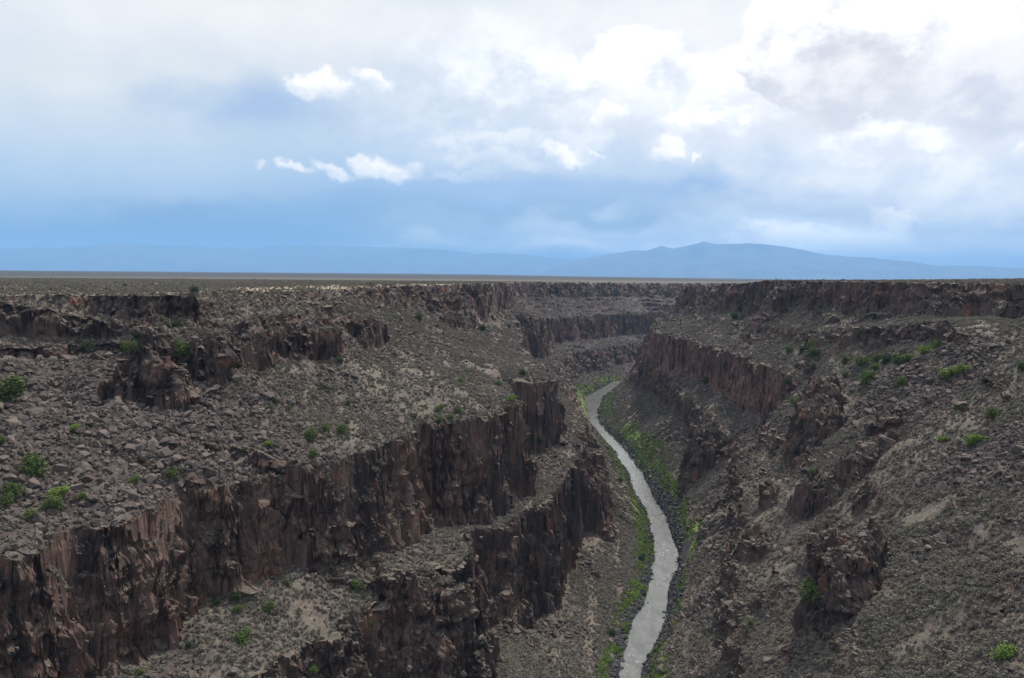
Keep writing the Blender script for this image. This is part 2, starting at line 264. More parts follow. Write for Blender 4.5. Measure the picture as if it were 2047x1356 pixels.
def height(x, y, fine=True):
    """height of the ground; also the segment id, position in it and a few masks"""
    shp = x.shape; x = x.ravel().astype(np.float64); y = y.ravel().astype(np.float64)
    xl = np.interp(y, YT, XK[7]); xr = np.interp(y, YT, XK[8])
    dw = np.maximum(xl - x, x - xr)                      # distance to the water's edge (negative = in the river)
    fade = sst(4, 42, dw)
    big = np.clip(np.hypot(x, y) / 450, .55, 2.2)
    wx = 4.5 * fbm2(x, y, 38, 3, 1) * big + 2.4 * fbm2(x, y, 12, 2, 5)
    wy = 5.5 * fbm2(x, y, 42, 3, 11) * big + 2.4 * fbm2(x, y, 12, 2, 15)
    X = x + fade * wx; Y = y + fade * wy
    if fine:
        near = np.zeros_like(X)
        for k in CLIFF:
            a = np.interp(Y, YT, XK[k]); b = np.interp(Y, YT, XK[k + 1]); h = np.abs(np.interp(Y, YT, ZK[k]) - np.interp(Y, YT, ZK[k + 1]))
            near = np.maximum(near, sst(7, 1, np.maximum(a - X, X - b)) * sst(3, 9, h))
        for (kx, ky, a, b, rot, zt, tx, ty) in KNOBS:
            near = np.maximum(near, sst(a + 7, a, np.hypot(X - kx, Y - ky)))
        near = near * fade
        wa = fbm2(x, y, 7.5, 4, 61, .62); wb = fbm2(x, y, 7.5, 4, 66, .62); wc = fbm2(x, y, 19, 2, 63); wd = fbm2(x, y, 19, 2, 68)
        X1 = X + (wa * 3.4 + (1 - 2 * np.abs(wc)) * 3.5) * near; Y1 = Y + (wb * 3.4 + (1 - 2 * np.abs(wd)) * 3.5) * near
        cx, cy, cr, f1, f2 = vor2(x + wa, y + wb, 5.2, 3); dx, dy, dr, g1, g2 = vor2(x + wb, y + wa, 2.3, 9)
        jag = ((cr - .5) * 1.6 + (dr - .5) * 1.2)
    else: X1, Y1, jag = X, Y, 0.0
    xk = [np.interp(Y1, YT, a) for a in XK]; zk = [np.interp(Y1, YT, a) for a in ZK]
    H = np.zeros_like(X1); cliff = np.zeros_like(X1); seg = np.full(X1.shape, -1, np.int16)
    tt = np.zeros_like(X1)
    m = X1 < xk[0]; H[m] = zk[0][m]
    m = X1 >= xk[-1]; H[m] = zk[-1][m]; seg[m] = 16
    for k in range(16):
        m = (X1 >= xk[k]) & (X1 < xk[k + 1])
        t = ((X1[m] - xk[k][m]) / (xk[k + 1][m] - xk[k][m]))
        tt[m] = t; seg[m] = k
        if k in CLIFF:
            n = 3.0; a = t * n + 1.1 * vn2(y[m] / 26, x[m] / 26, 40 + k) + ((cr[m] - .5) * .7 + (dr[m] - .5) * .5 if fine else 0)
            if k in (0, 15): t = np.clip(t + (.28 * fbm2(x[m], y[m], 9, 3, 140 + k) if fine else 0), 0, 1)
            fr = a - np.floor(a); t = np.clip(t + .62 * (np.floor(a) + sst(.3, .8, fr) - a) / n, 0, 1)
            H[m] = zk[k][m] + (zk[k + 1][m] - zk[k][m]) * t
            hh = np.abs(zk[k + 1][m] - zk[k][m]); cliff[m] = sst(3, 9, hh)
        elif k == 7:
            H[m] = RZ - 1.6 * np.sin(np.pi * t) ** .5
        else:
            # talus is slightly concave
            base = zk[k][m] + (zk[k + 1][m] - zk[k][m]) * t
            H[m] = base
    # knobs
    for (kx, ky, a, b, rot, zt, tx, ty) in KNOBS:
        m = (np.abs(X - kx) < a + 12) & (np.abs(Y - ky) < a + 12)
        if not m.any(): continue
        c, s = math.cos(math.radians(rot)), math.sin(math.radians(rot))
        ux = X1[m] - kx; uy = Y1[m] - ky
        p = (ux * s + uy * c) / a; q = (ux * c - uy * s) / b
        d = np.sqrt(p * p + q * q) + .26 * vn2(X[m] / 6, Y[m] / 6, 61) + .30 * fbm2(x[m], y[m], 3.2, 2, 64)
        z = zt + tx * ux + ty * uy - np.clip(d - 1, 0, 9) * b * 3.0 + (jag[m] * 1.3 if fine else 0) - 2.6 * np.clip(vn2(x[m] / 4.5, y[m] / 4.5, 67), 0, 1)
        hm = H[m]; up = z > hm
        H[m] = np.where(up, z, hm); cm = cliff[m]; cliff[m] = np.where(up & (d > .86), 1, cm)
    # broken ledges that follow the contours
    side = X > xr; sl = (seg > 0) & (seg < 16) & (seg != 7) & (cliff < .5)
    wreg = np.where(side, .40, .38) + np.where(y > 850, .6, 0)
    wreg = np.where(~side & (seg <= 2) & (y < 850), .02, wreg); wreg = np.where(side & (X > 60) & (seg >= 11) & (y < 420), .12, wreg)
    wreg = np.where(side & (seg == 8), .02, wreg); wreg = np.where(~side & (seg == 6), .12, wreg)
    u = H / 8.5 + .9 * fbm2(x, y, 60, 3, 101); fu = u - np.floor(u)
    Ht = 8.5 * (np.floor(u) + .45 * fu + .55 * sst(.62, .80, fu) - (u - H / 8.5))
    mk = sst(.30, .62, fbm2(x, y, 46, 4, 105, .6) * .9 + wreg * .62) * sst(10, 30, dw) * sl
    H = H + (Ht - H) * mk
    # the mesa tops: gentle swells, farther away falling off to the right
    R = np.hypot(x, y); az = np.arctan2(x, y)
    top = (seg == -1) | (seg == 16)
    dl = np.where(seg == 16, X1 - xk[-1], xk[0] - X1)
    sw = fbm2(x, y, 260, 3, 21) * 1.2 * sst(30, 500, dl) * np.clip(900 / np.maximum(R, 900), 0, 1)
    rise = np.where((seg == 16), sst(10, 260, dl) * 4.2 * sst(1100, 500, y) - sst(0, 25, dl) * 0, 0)
    H = np.where(top, H + sw + rise, H)
    far = sst(1500, 7000, R)
    zfar = -8 - 20 * sst(-.15, .5, az)
    zfar = zfar - sst(7000, 16000, R) * sst(-.05, .25, az) * 160
    H = np.where(top, H * (1 - far) + zfar * far, H)
    slopeseg = ~top & (seg != 7)
    if fine:
        # gullies and lumps on the talus, blocks in the faces
        talus = slopeseg & (cliff < .5)
        lum = fbm2(x, y, 14, 3, 31, .5) * .7 + fbm2(x, y, 2.6, 2, 33, .6) * .32
        amp = sst(1.5, 16, dw)
        H = H + np.where(talus, (lum * (1 + 1.2 * sst(700, 1100, y)) + jag * near * .4) * amp, 0) + np.where(cliff >= .5, jag * .75, 0) * amp + np.where(top, fbm2(x, y, 5, 3, 35) * .28, 0) * sst(2500, 900, R)
        rim = top & (dl < 14); H = H + np.where(rim, jag * .3, 0)
        gul = np.abs(fbm2(x, y, 55, 3, 51)); H = H - np.where(talus, (1 - sst(0, .16, gul)) * 1.8 * amp, 0)
    # shallow banks
    H = np.where((dw > 0) & (dw < 5), np.maximum(H, RZ + dw * .18), H)
    out = (H, cliff, seg.astype(np.float32), dw, tt)
    return tuple(np.asarray(a).reshape(shp) for a in out)

# ------------------------------------------------------------------ terrain grid: fans out from the bridge, rows follow the relief
azd = np.concatenate([np.linspace(-75, -38, 260)[:-1], np.linspace(-38, 38, 1500), np.linspace(38, 75, 260)[1:]])
AZ = np.radians(azd); NC = len(AZ)
NR, RMIN, RMAX = 2100, 38.0, 3400.0
ca = np.linspace(AZ[0], AZ[-1], 420); cr_ = np.exp(np.linspace(math.log(RMIN), math.log(RMAX), 3200))
GA, GR = np.meshgrid(ca, cr_, indexing='ij')
hc = height(np.sin(GA) * GR, np.cos(GA) * GR, False)[0]
phi = np.arctan2(hc, GR)
dphi = np.abs(np.diff(phi, axis=1)); runmax = np.maximum.accumulate(phi, axis=1)[:, 1:]
vis = np.where(phi[:, 1:] > runmax - .03, 1.0, .3)
wgt = dphi * vis + .10 * np.diff(np.log(GR), axis=1)
cum = np.concatenate([np.zeros((len(ca), 1)), np.cumsum(wgt, axis=1)], axis=1); cum /= cum[:, -1:]
lr = np.stack([np.interp(np.linspace(0, 1, NR), cum[i], np.log(cr_)) for i in range(len(ca))])
ker = np.hanning(9)[1:-1]; ker /= ker.sum()
pad = np.pad(lr, ((3, 3), (0, 0)), mode='edge'); lr = sum(ker[i] * pad[i:i + len(ca)] for i in range(7))
idx = np.interp(AZ, ca, np.arange(len(ca))); i0 = np.clip(np.floor(idx).astype(int), 0, len(ca) - 2); fr = (idx - i0)[:, None]
LR = lr[i0] * (1 - fr) + lr[i0 + 1] * fr
farr = np.log(np.geomspace(RMAX, 62000, 90))[1:]
LR = np.concatenate([LR, np.broadcast_to(farr, (NC, len(farr)))], axis=1); NRT = LR.shape[1]
RR = np.exp(LR); VX = np.sin(AZ)[:, None] * RR; VY = np.cos(AZ)[:, None] * RR
VZ, VC, VS, VD, VT = height(VX, VY, True)
print('height', round(time.time() - T0, 1))

def grid_normals(X, Y, Z):
    du = np.stack([np.gradient(a, axis=0) for a in (X, Y, Z)], -1); dv = np.stack([np.gradient(a, axis=1) for a in (X, Y, Z)], -1)
    n = np.cross(dv, du); n /= np.linalg.norm(n, axis=-1, keepdims=True) + 1e-9
    return np.where(n[..., 2:3] < 0, -n, n)
hs, cls = height(VX[:, :], VY, False)[:2]
NS = grid_normals(VX, VY, hs); flat = NS[..., 2]
steep = np.clip(sst(.68, .52, flat) * 1.0, 0, 1); steep = np.maximum(steep, (VC >= .5) * sst(.93, .75, flat))
# push the rock faces in and out in 3-D so ledges overhang
nh = NS.copy(); nh[..., 2] *= .2; nh /= np.linalg.norm(nh, axis=-1, keepdims=True) + 1e-9
amp = steep * sst(3, 14, VD)
def blocks(s, sz, seed):
    """piecewise constant values on jittered upright blocks: fractured rock"""
    wx = vn3(VX / s / 1.3, VY / s / 1.3, VZ / s / 1.6, seed) * .55; a = .6 + seed
    u = (VX * math.cos(a) + VY * math.sin(a)) / s + wx; v = (-VX * math.sin(a) + VY * math.cos(a)) / s + wx
    iu = np.floor(u).astype(np.int64); iv = np.floor(v).astype(np.int64)
    w = VZ / sz + _h01(iu, iv, iu * 0, seed + 5) * 3 + wx * .8; iw = np.floor(w).astype(np.int64)
    return _h01(iu, iv, iw, seed + 9) - .5
led = vn3(VX / 8, VY / 8, VZ / 2.2, 3); bg = vn3(VX / 9, VY / 9, VZ / 9, 12); bg2 = vn3(VX / 4, VY / 4, VZ / 5, 14); fin = vn3(VX / 1.2, VY / 1.2, VZ / .9, 18)
disp = amp * (led * 1.0 + bg * 2.4 + bg2 * 1.0 + blocks(3.4, 7.0, 21) * 2.3 + blocks(1.7, 3.2, 31) * 1.5 + fin * .35)
VX2 = VX + nh[..., 0] * disp; VY2 = VY + nh[..., 1] * disp; VZ2 = VZ + nh[..., 2] * disp
print('disp', round(time.time() - T0, 1))

PXg, PYg = project(VX2, VY2, VZ2)
def inpoly(poly, soft=0):
    """mask of grid points whose place lies inside an outline given on the photograph (visible side)"""
    m = np.zeros(PXg.shape, bool); n = len(poly); j = n - 1
    for i in range(n):
        xi, yi = poly[i]; xj, yj = poly[j]
        c = ((yi > PYg) != (yj > PYg)) & (PXg < (xj - xi) * (PYg - yi) / (yj - yi + 1e-9) + xi)
        m ^= c; j = i
    return m
nz = fbm2(VX, VY, 22, 4, 71, .6); nz2 = fbm2(VX, VY, 8, 4, 75, .6)
talus_seg = (VS >= 1) & (VS < 16) & (VS != 7)
scree = np.zeros_like(VX)
bowl = (VS == 1) | (VS == 2)
# left bowl: bare blocky scree on the inner half, gone by the mesa rim and towards the far slope
e = 1 - np.hypot((VX + 122) / 78, (VY - 240) / 62)
scree = np.where(bowl, sst(-.15, .3, e + .35 * nz), 0)
scree = np.maximum(scree, np.where(talus_seg & (VX < 60), sst(-.1, .45, nz) * .75, 0))
# right slope scree
e = 1 - np.hypot((VX - 193) / 32, (VY - 375) / 62); scree = np.maximum(scree, np.where(talus_seg & (VX > 60), sst(0, .4, e + .4 * nz), 0))
e = 1 - np.hypot((VX - 168) / 24, (VY - 268) / 36); scree = np.maximum(scree, np.where(talus_seg & (VX > 60), sst(0, .4, e + .5 * nz) * .8, 0))
# scree above the river on the right bank and in patches
rb = (VS == 8); scree = np.maximum(scree, np.where(rb & (VY > 300), sst(-.25, .25, nz + .3 - np.abs(VY - 430) / 260), 0))
scree = np.maximum(scree, np.where(talus_seg, sst(.0, .5, nz + .25 * (VY > 600) + .5 * (VY > 900)) * .8, 0))
scree *= (1 - steep) * talus_seg
right = VX > np.interp(VY, YT, (XK[7] + XK[8]) / 2)
gw = np.where(right, 10.5 + 5 * nz, 9.5 + 5 * nz) * np.clip(VY / 420, .8, 1.6)
green = np.where(VD > .4, sst(gw + 2, gw - 3, VD) * sst(-.25, .10, nz2 + .2 + .6 * fbm2(VX, VY, 38, 2, 91)), 0)
red = ((VS == 11) | (VS == 10)) & (VY > 495) & (VY < 900)
redm = red.astype(float) * sst(-110, -90, VZ)
redm = np.maximum(redm, .55 * (VS == 3) * sst(-.1, .35, fbm2(VX, VY, 34, 3, 99)))
darkbank = np.where(VD > -.5, sst(6, 2.5, VD) * sst(-.4, .2, -nz2), 0); darkbank = np.where(right & (VY > 330) & (VY < 620), np.maximum(darkbank, sst(10, 4, VD + 4 * nz2)), darkbank)
# pale bare ground: strip on the left rim, benches, some slope patches
sand = np.zeros_like(VX)
dl = np.interp(VY, YT, XK[0]) - VX
sand = np.where((VS == -1) & (VY > 380) & (VY < 1500), sst(-2, 2, dl) * sst(90, 40, dl + 12 * nz) * sst(-.5, -.1, nz), 0)
er = VX - np.interp(VY, YT, XK[16]); sand = np.where((VS == 16) & (VY > 760), sst(2, 6, er) * sst(90, 20, er + 15 * nz) * .9, sand)
e = 1 - np.hypot((VX - 2) / 16, (VY - 378) / 12); sand = np.maximum(sand, np.where(VS == 2, sst(0, .5, e + .2 * nz2) * .55, 0))
sand = np.maximum(sand, np.where(talus_seg, sst(.25, .7, fbm2(VX, VY, 30, 4, 95)) * .15 * (1 - scree) * (VY < 700), 0)) * (1 - steep)

def make_grid(name, X, Y, Z, attrs, mat):
    nu, nv = X.shape; me = bpy.data.meshes.new(name)
    co = np.stack([X, Y, Z], -1).reshape(-1, 3).astype(np.float32)
    me.vertices.add(nu * nv); me.vertices.foreach_set('co', co.ravel())
    i = np.arange(nu * nv, dtype=np.int32).reshape(nu, nv)
    q = np.stack([i[:-1, :-1], i[1:, :-1], i[1:, 1:], i[:-1, 1:]], -1).reshape(-1, 4)
    q = q[:, ::-1]
    me.loops.add(q.size); me.loops.foreach_set('vertex_index', q.ravel())
    me.polygons.add(len(q)); me.polygons.foreach_set('loop_start', np.arange(0, q.size, 4, dtype=np.int32)); 
    me.update(calc_edges=True)
    for k, a in attrs.items():
        at = me.attributes.new(k, 'FLOAT', 'POINT'); at.data.foreach_set('value', a.astype(np.float32).ravel())
    me.materials.append(mat); o = bpy.data.objects.new(name, me); C.objects.link(o); return o

def tag(o, label, cat=None, group=None, kind=None):
    o['label'] = label
    if cat: o['category'] = cat
    if group: o['group'] = group
    if kind: o['kind'] = kind
    return o

def new_mat(name):
    m = bpy.data.materials.new(name); m.use_nodes = True; m.node_tree.nodes.clear(); t = NT(m.node_tree)
    out = t.node('ShaderNodeOutputMaterial'); b = t.node('ShaderNodeBsdfPrincipled'); t.l.new(b.outputs[0], out.inputs[0])
    b.inputs['Specular IOR Level'].default_value = .25; b.inputs['Roughness'].default_value = .9
    return m, t, b, out

def terrain_mat():
    m, t, b, out = new_mat('gorge_ground')
    pos = t.node('ShaderNodeNewGeometry').outputs['Position']
    def at(n): a = t.node('ShaderNodeAttribute', attribute_name=n); return a.outputs['Fac']
    redm = at('red'); stp, scr, grn, snd, drk, mesa = at('steep'), at('scree'), at('green'), at('sand'), at('darkbank'), at('mesa')
    # slope soil with grey-green low sage and straw coloured grass
    n_a = t.noise(pos, .9, 5, .65); n_b = t.noise(pos, .12, 4, .6); n_c = t.noise(pos, .35, 4, .6)
    soil = t.mix(t.ramp(n_b, .35, .65), (.130, .102, .080), (.200, .160, .124))
    sage = t.mix(t.ramp(n_c, .35, .65), (.092, .082, .066), (.136, .120, .098))
    slope = t.mix(t.ramp(n_a, .42, .56), soil, sage)
    # mesa top: sage flats
    n_m = t.noise(pos, .02, 5, .6); n_f = t.noise(t.scale(pos, (.0004, .0016, 0)), 1.0, 5, .6)
    flatc = t.mix(t.ramp(n_m, .35, .65), (.150, .140, .102), (.205, .188, .135))
    flatc = t.mix(t.math('MULTIPLY', t.ramp(n_a, .45, .6), .5), flatc, (.095, .098, .070))
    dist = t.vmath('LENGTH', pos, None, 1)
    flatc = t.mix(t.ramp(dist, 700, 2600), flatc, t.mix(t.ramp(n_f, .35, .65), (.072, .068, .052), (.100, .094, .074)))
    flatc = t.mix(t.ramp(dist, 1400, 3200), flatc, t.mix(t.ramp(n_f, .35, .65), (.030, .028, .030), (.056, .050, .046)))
    col = t.mix(mesa, slope, flatc)
    # bare scree: purple-brown basalt blocks
    n_s = t.noise(pos, .7, 3, .6)
    scc = t.mix(t.ramp(n_s, .3, .7), (.034, .025, .025), (.095, .074, .068))
    col = t.mix(scr, col, scc)
    col = t.mix(snd, col, t.mix(t.ramp(n_a, .35, .65), (.34, .27, .19), (.20, .16, .115)))
    # rock faces: dark basalt, rust and pinkish weathered panels, streaked downwards
    st = t.scale(pos, (.30, .30, .035))
    s1 = t.noise(st, 1.0, 6, .65, .6); s2 = t.noise(t.scale(pos, (.045, .045, .03)), 1.0, 4, .6); s3 = t.noise(t.scale(pos, (1.1, 1.1, .22)), 1.0, 4, .65)
    lay = t.noise(t.scale(pos, (.02, .02, .35)), 1.0, 4, .6)
    rock = t.mix(t.ramp(s1, .34, .66), (.029, .023, .022), (.100, .070, .058))
    rock = t.mix(t.math('MULTIPLY', t.ramp(s2, .42, .60), .85), rock, t.mix(t.ramp(s1, .35, .6), (.070, .040, .032), (.150, .098, .080)))
    rock = t.mix(t.math('MULTIPLY', t.ramp(s3, .55, .72), .5), rock, (.145, .118, .102))
    rock = t.mix(t.math('MULTIPLY', t.ramp(lay, .56, .72), .5), rock, (.030, .027, .028))
    rock = t.mix(t.math('MULTIPLY', redm, t.ramp(s1, .38, .52)), rock, t.mix(t.ramp(s3, .35, .65), (.12, .064, .050), (.23, .145, .118)))
    rust = t.noise(t.scale(pos, (.08, .08, .10)), 1.0, 4, .6)
    rock = t.mix(t.math('MULTIPLY', t.ramp(rust, .56, .70), .6), rock, (.20, .092, .055))
    nrm = t.node('ShaderNodeNewGeometry').outputs['Normal']; nzz = t.sep(nrm)[2]
    cl = t.math('MAXIMUM', t.math('MULTIPLY', stp, t.ramp(nzz, .93, .72)), t.ramp(nzz, .68, .50))
    # grey-green growth and dust on the level parts of the ledges
    col = t.mix(cl, col, rock)
    gcol = t.mix(t.ramp(n_c, .35, .65), (.085, .145, .028), (.165, .230, .050))
    gcol = t.mix(t.math('MULTIPLY', t.ramp(n_b, .55, .7), .7), gcol, (.26, .21, .12))
    col = t.mix(grn, col, gcol)
    col = t.mix(drk, col, t.mix(t.ramp(n_a, .4, .6), (.018, .018, .021), (.075, .070, .070)))
    t.l.new(col, b.inputs['Base Color'])
    bp = t.node('ShaderNodeBump'); bp.inputs['Strength'].default_value = .8; bp.inputs['Distance'].default_value = .5
    hgt = t.math('ADD', t.noise(pos, 1.6, 6, .7), t.math('MULTIPLY', t.noise(t.scale(pos, (1, 1, .3)), 3.5, 3, .6), .5))
    t.l.new(hgt, bp.inputs['Height']); t.l.new(bp.outputs[0], b.inputs['Normal'])
    return m
MAT_T = terrain_mat()
mesa = ((VS == -1) | (VS == 16)).astype(np.float32) * (1 - steep)
terrain = make_grid('terrain', VX2, VY2, VZ2, dict(steep=steep, scree=scree, green=green, sand=sand, darkbank=darkbank, mesa=mesa, red=redm), MAT_T)
terrain.data.shade_flat()
tag(terrain, 'basalt gorge walls with talus slopes and flat sagebrush mesa on both sides', 'terrain', kind='structure')
print('terrain', round(time.time() - T0, 1))

# ------------------------------------------------------------------ river
def river():
    ys = np.concatenate([np.arange(-100, 1500, 3.0), np.arange(1500, 4000, 40.0)]); K = 14
    xl = np.interp(ys, YT, XK[7]) - .4; xr = np.interp(ys, YT, XK[8]) + .4
    t = np.linspace(0, 1, K)[None, :]; X = xl[:, None] * (1 - t) + xr[:, None] * t; Y = np.repeat(ys[:, None], K, 1)
    m, T, b, out = new_mat('river_water')
    pos = T.node('ShaderNodeNewGeometry').outputs['Position']
    n = T.noise(T.scale(pos, (.25, .09, 1)), 1.0, 5, .6, .5); n2 = T.noise(pos, .018, 3, .5)
    deep = T.mix(T.ramp(n, .3, .7), (.095, .097, .088), (.15, .148, .136))
    col = T.mix(T.math('MULTIPLY', T.ramp(T.noise(T.scale(pos, (.5, .22, 1)), 1.0, 6, .7), .56, .66), T.ramp(n2, .42, .62)), deep, (.36, .36, .35))
    b.inputs['Roughness'].default_value = .12; b.inputs['IOR'].default_value = 1.33; b.inputs['Specular IOR Level'].default_value = .8
    T.l.new(col, b.inputs['Base Color'])
    bp = T.node('ShaderNodeBump'); bp.inputs['Strength'].default_value = .5; bp.inputs['Distance'].default_value = .25
    T.l.new(T.noise(T.scale(pos, (1.0, .45, 1)), .8, 5, .65), bp.inputs['Height']); T.l.new(bp.outputs[0], b.inputs['Normal'])
    o = make_grid('river', X, Y, np.full_like(X, RZ + .12), {}, m)
    tag(o, 'narrow grey-green river winding along the bottom of the gorge', 'river', kind='structure')
river()

# ------------------------------------------------------------------ far mountains
def mountains(name, prof, D, depth, label, seed):
    n = 420; pxs = np.linspace(prof[0][0], prof[-1][0], n)
    pys = np.interp(pxs, [p[0] for p in prof], [p[1] for p in prof])
    vs = np.linspace(-1, 1, 47)
    X = np.zeros((n, len(vs))); Y = X.copy(); Z = X.copy()
    for i, (a, c) in enumerate(zip(pxs, pys)):
        d = ray(a, c); s = D / math.hypot(d[0], d[1]); hz = max(d[2] * s, -40)
        az = math.atan2(d[0], d[1]) + 0
        for j, v in enumerate(vs):
            r = D + depth * v
            X[i, j] = math.sin(az) * r; Y[i, j] = math.cos(az) * r
            Z[i, j] = -250 + (hz + 250) * max(0, 1 - abs(v)) ** 1.1
    rid = fbm2(X, Y, 5200, 6, seed, .55); v = np.abs(vs)[None, :]
    Z = Z + rid * 840 * np.minimum(v * 2.5, 1) * (1 - v) + fbm2(X, Y, 900, 4, seed + 9, .6) * 55 * (v < .06) + np.abs(fbm2(X, Y, 2400, 4, seed + 4)) * -320 * np.minimum(v * 3, 1) * (1 - v)
    m, T, b, out = new_mat(name + '_ground'); pos = T.node('ShaderNodeNewGeometry').outputs['Position']
    T.l.new(T.mix(T.ramp(T.noise(pos, .0008, 5, .6), .4, .6), (.060, .066, .060), (.12, .115, .10)), b.inputs['Base Color'])
    o = make_grid(name, X, Y, Z, {}, m); tag(o, label, 'mountains', kind='structure')
mountains('mountains', [(1060, 560), (1110, 532), (1159, 520), (1199, 511), (1264, 501), (1294, 501), (1324, 492), (1344, 498), (1374, 491), (1404, 483), (1439, 489), (1499, 486), (1564, 492), (1609, 500), (1654, 510), (1724, 515), (1799, 522), (1874, 530), (1949, 532), (2047, 536), (2200, 545), (2400, 553)], 48000, 7000,
          'hazy blue mountain range on the horizon beyond the gorge at right', 5)
mountains('far_hills', [(-500, 500), (0, 497), (125, 494), (225, 487), (320, 490), (400, 492), (500, 495), (625, 489), (700, 492), (800, 495), (890, 499), (950, 507), (1023, 507), (1104, 515), (1200, 522), (1400, 530)], 60000, 6000,
          'faint long blue ridge low on the horizon at left', 15)

# ------------------------------------------------------------------ loose things: prototypes
def mesh_from(name, verts, faces, mat, smooth=False):
    me = bpy.data.meshes.new(name); me.from_pydata([tuple(v) for v in verts], [], faces); me.materials.append(mat)
    if smooth: me.polygons.foreach_set('use_smooth', [True] * len(me.polygons))
    me.update(); return me
import bmesh
def rock_mesh(seed, mat, flatness=.7):
    rg = random.Random(seed); bm = bmesh.new()
    for _ in range(15):
        v = Vector((rg.gauss(0, 1), rg.gauss(0, 1), rg.gauss(0, 1))).normalized()
        v = Vector((v.x * rg.uniform(.8, 1.1), v.y * rg.uniform(.55, .85), v.z * flatness * rg.uniform(.7, 1.0))) * .5
        bm.verts.new(v)
    bmesh.ops.convex_hull(bm, input=bm.verts)
    loose = [v for v in bm.verts if not v.link_faces]
    if loose: bmesh.ops.delete(bm, geom=loose, context='VERTS')
    me = bpy.data.meshes.new('boulder'); bm.to_mesh(me); bm.free(); me.materials.append(mat); return me
def rock_mat(name, c1, c2, c3):
    m, t, b, out = new_mat(name); oi = t.node('ShaderNodeObjectInfo').outputs['Random']
    pos = t.node('ShaderNodeNewGeometry').outputs['Position']
    c = t.mix(t.ramp(oi, .1, .9), c1, c2); c = t.mix(t.math('MULTIPLY', t.ramp(t.noise(pos, 1.3, 4, .6), .45, .7), .55), c, c3)
    t.l.new(c, b.inputs['Base Color']); return m
MR = rock_mat('basalt', (.048, .036, .033), (.116, .092, .080), (.165, .138, .118))
MRD = rock_mat('wet_basalt', (.018, .018, .022), (.060, .056, .058), (.10, .095, .095))
ROCKS = [rock_mesh(s, MR, f) for s, f in ((1, .7), (2, .55), (3, .8), (4, .6), (5, .75))]
ROCKSD = [rock_mesh(s, MRD, .7) for s in (11, 12, 13)]

def leaf_blob(seed, n, rx, rz, size, mat, lumps=6, base=.0, up=.5):
    """crown of many small leaf faces spread through an uneven volume sitting on z=0"""
    rg = np.random.default_rng(seed); vs = []; fs = []
    cen = [(0, 0, base + rz * .4, rx * .6, rz * .4)]; lumps -= 0
    for k in range(lumps):
        a = rg.uniform(0, 2 * math.pi); r = rx * rg.uniform(.15, .62)
        cen.append((math.cos(a) * r, math.sin(a) * r, base + rz * rg.uniform(.25, .72), rx * rg.uniform(.32, .55), rz * rg.uniform(.26, .42)))
    for i in range(n):
        c = cen[rg.integers(len(cen))]
        d = rg.normal(size=3); d /= np.linalg.norm(d); rad = rg.uniform(.55, 1.08)
        p = np.array([c[0] + d[0] * c[3] * rad, c[1] + d[1] * c[3] * rad, max(c[2] + d[2] * c[4] * rad, .02)])
        nrm = d + rg.normal(size=3) * .7 + np.array([0, 0, up]); nrm /= np.linalg.norm(nrm)
        t = np.cross(nrm, rg.normal(size=3)); t /= np.linalg.norm(t); b = np.cross(nrm, t); s = size * rg.uniform(.6, 1.3)
        k = len(vs); vs += [p - t * s, p + b * s * .6, p + t * s, p - b * s * .6]; fs.append((k, k + 1, k + 2, k + 3))
    return mesh_from('foliage', vs, fs, mat)
def leaf_mat(name, c1, c2, c3=None, trans=.0):
    m, t, b, out = new_mat(name); oi = t.node('ShaderNodeObjectInfo').outputs['Random']
    g = t.node('ShaderNodeNewGeometry')
    c = t.mix(t.ramp(oi, 0.1, .9), c1, c2)
    if c3: c = t.mix(t.math('MULTIPLY', t.ramp(g.outputs['Random Per Island'], .5, 1.0), .6), c, c3)
    t.l.new(c, b.inputs['Base Color']); b.inputs['Specular IOR Level'].default_value = .12; return m
M_SAGE = leaf_mat('sage_leaves', (.138, .128, .100), (.198, .182, .150), (.21, .175, .145))
M_SAGED = leaf_mat('sage_twigs', (.095, .072, .060), (.145, .115, .096), (.13, .115, .09))
M_GREEN = leaf_mat('shrub_leaves', (.050, .078, .022), (.085, .120, .034), (.12, .145, .045))
M_DARKG = leaf_mat('juniper_leaves', (.030, .050, .022), (.050, .074, .032), (.070, .095, .040))
M_LIME = leaf_mat('willow_leaves', (.095, .150, .028), (.135, .190, .040), (.17, .21, .06))
M_WOOD, _t, _b, _o = new_mat('bark'); _b.inputs['Base Color'].default_value = (.07, .055, .045, 1)
SAGES = [leaf_blob(s, 150, .55, .75, .085, M_SAGE, 5) for s in (21, 22, 23)] + [leaf_blob(24, 130, .6, .6, .085, M_SAGED, 5)]
BANKS = [leaf_blob(s, 130, .6, .8, .10, M_LIME, 4) for s in (31, 32)] + [leaf_blob(33, 130, .6, .9, .10, M_GREEN, 4)]

# ------------------------------------------------------------------ where things can stand
NF = grid_normals(VX2, VY2, VZ2)
rr2 = VX2 ** 2 + VY2 ** 2
dU = np.sqrt(np.gradient(VX2, axis=0) ** 2 + np.gradient(VY2, axis=0) ** 2); dV = np.sqrt(np.gradient(VX2, axis=1) ** 2 + np.gradient(VY2, axis=1) ** 2)
AREA = (dU * dV)                                                 # ground area per grid point
RD = np.sqrt(rr2 + VZ2 ** 2)
inview = (PXg > -800) & (PXg < PW + 800) & (PYg < PH + 160) & (VY2 > 0)
inframe = ((PXg > 0) & (PXg < PW) & (PYg < PH)).ravel()          # what the photograph shows
phi2 = np.arctan2(VZ2, RR); seen = phi2 >= np.maximum.accumulate(phi2, axis=1) - .012
ok = inview & (steep < .35) & (VD > .6) & seen

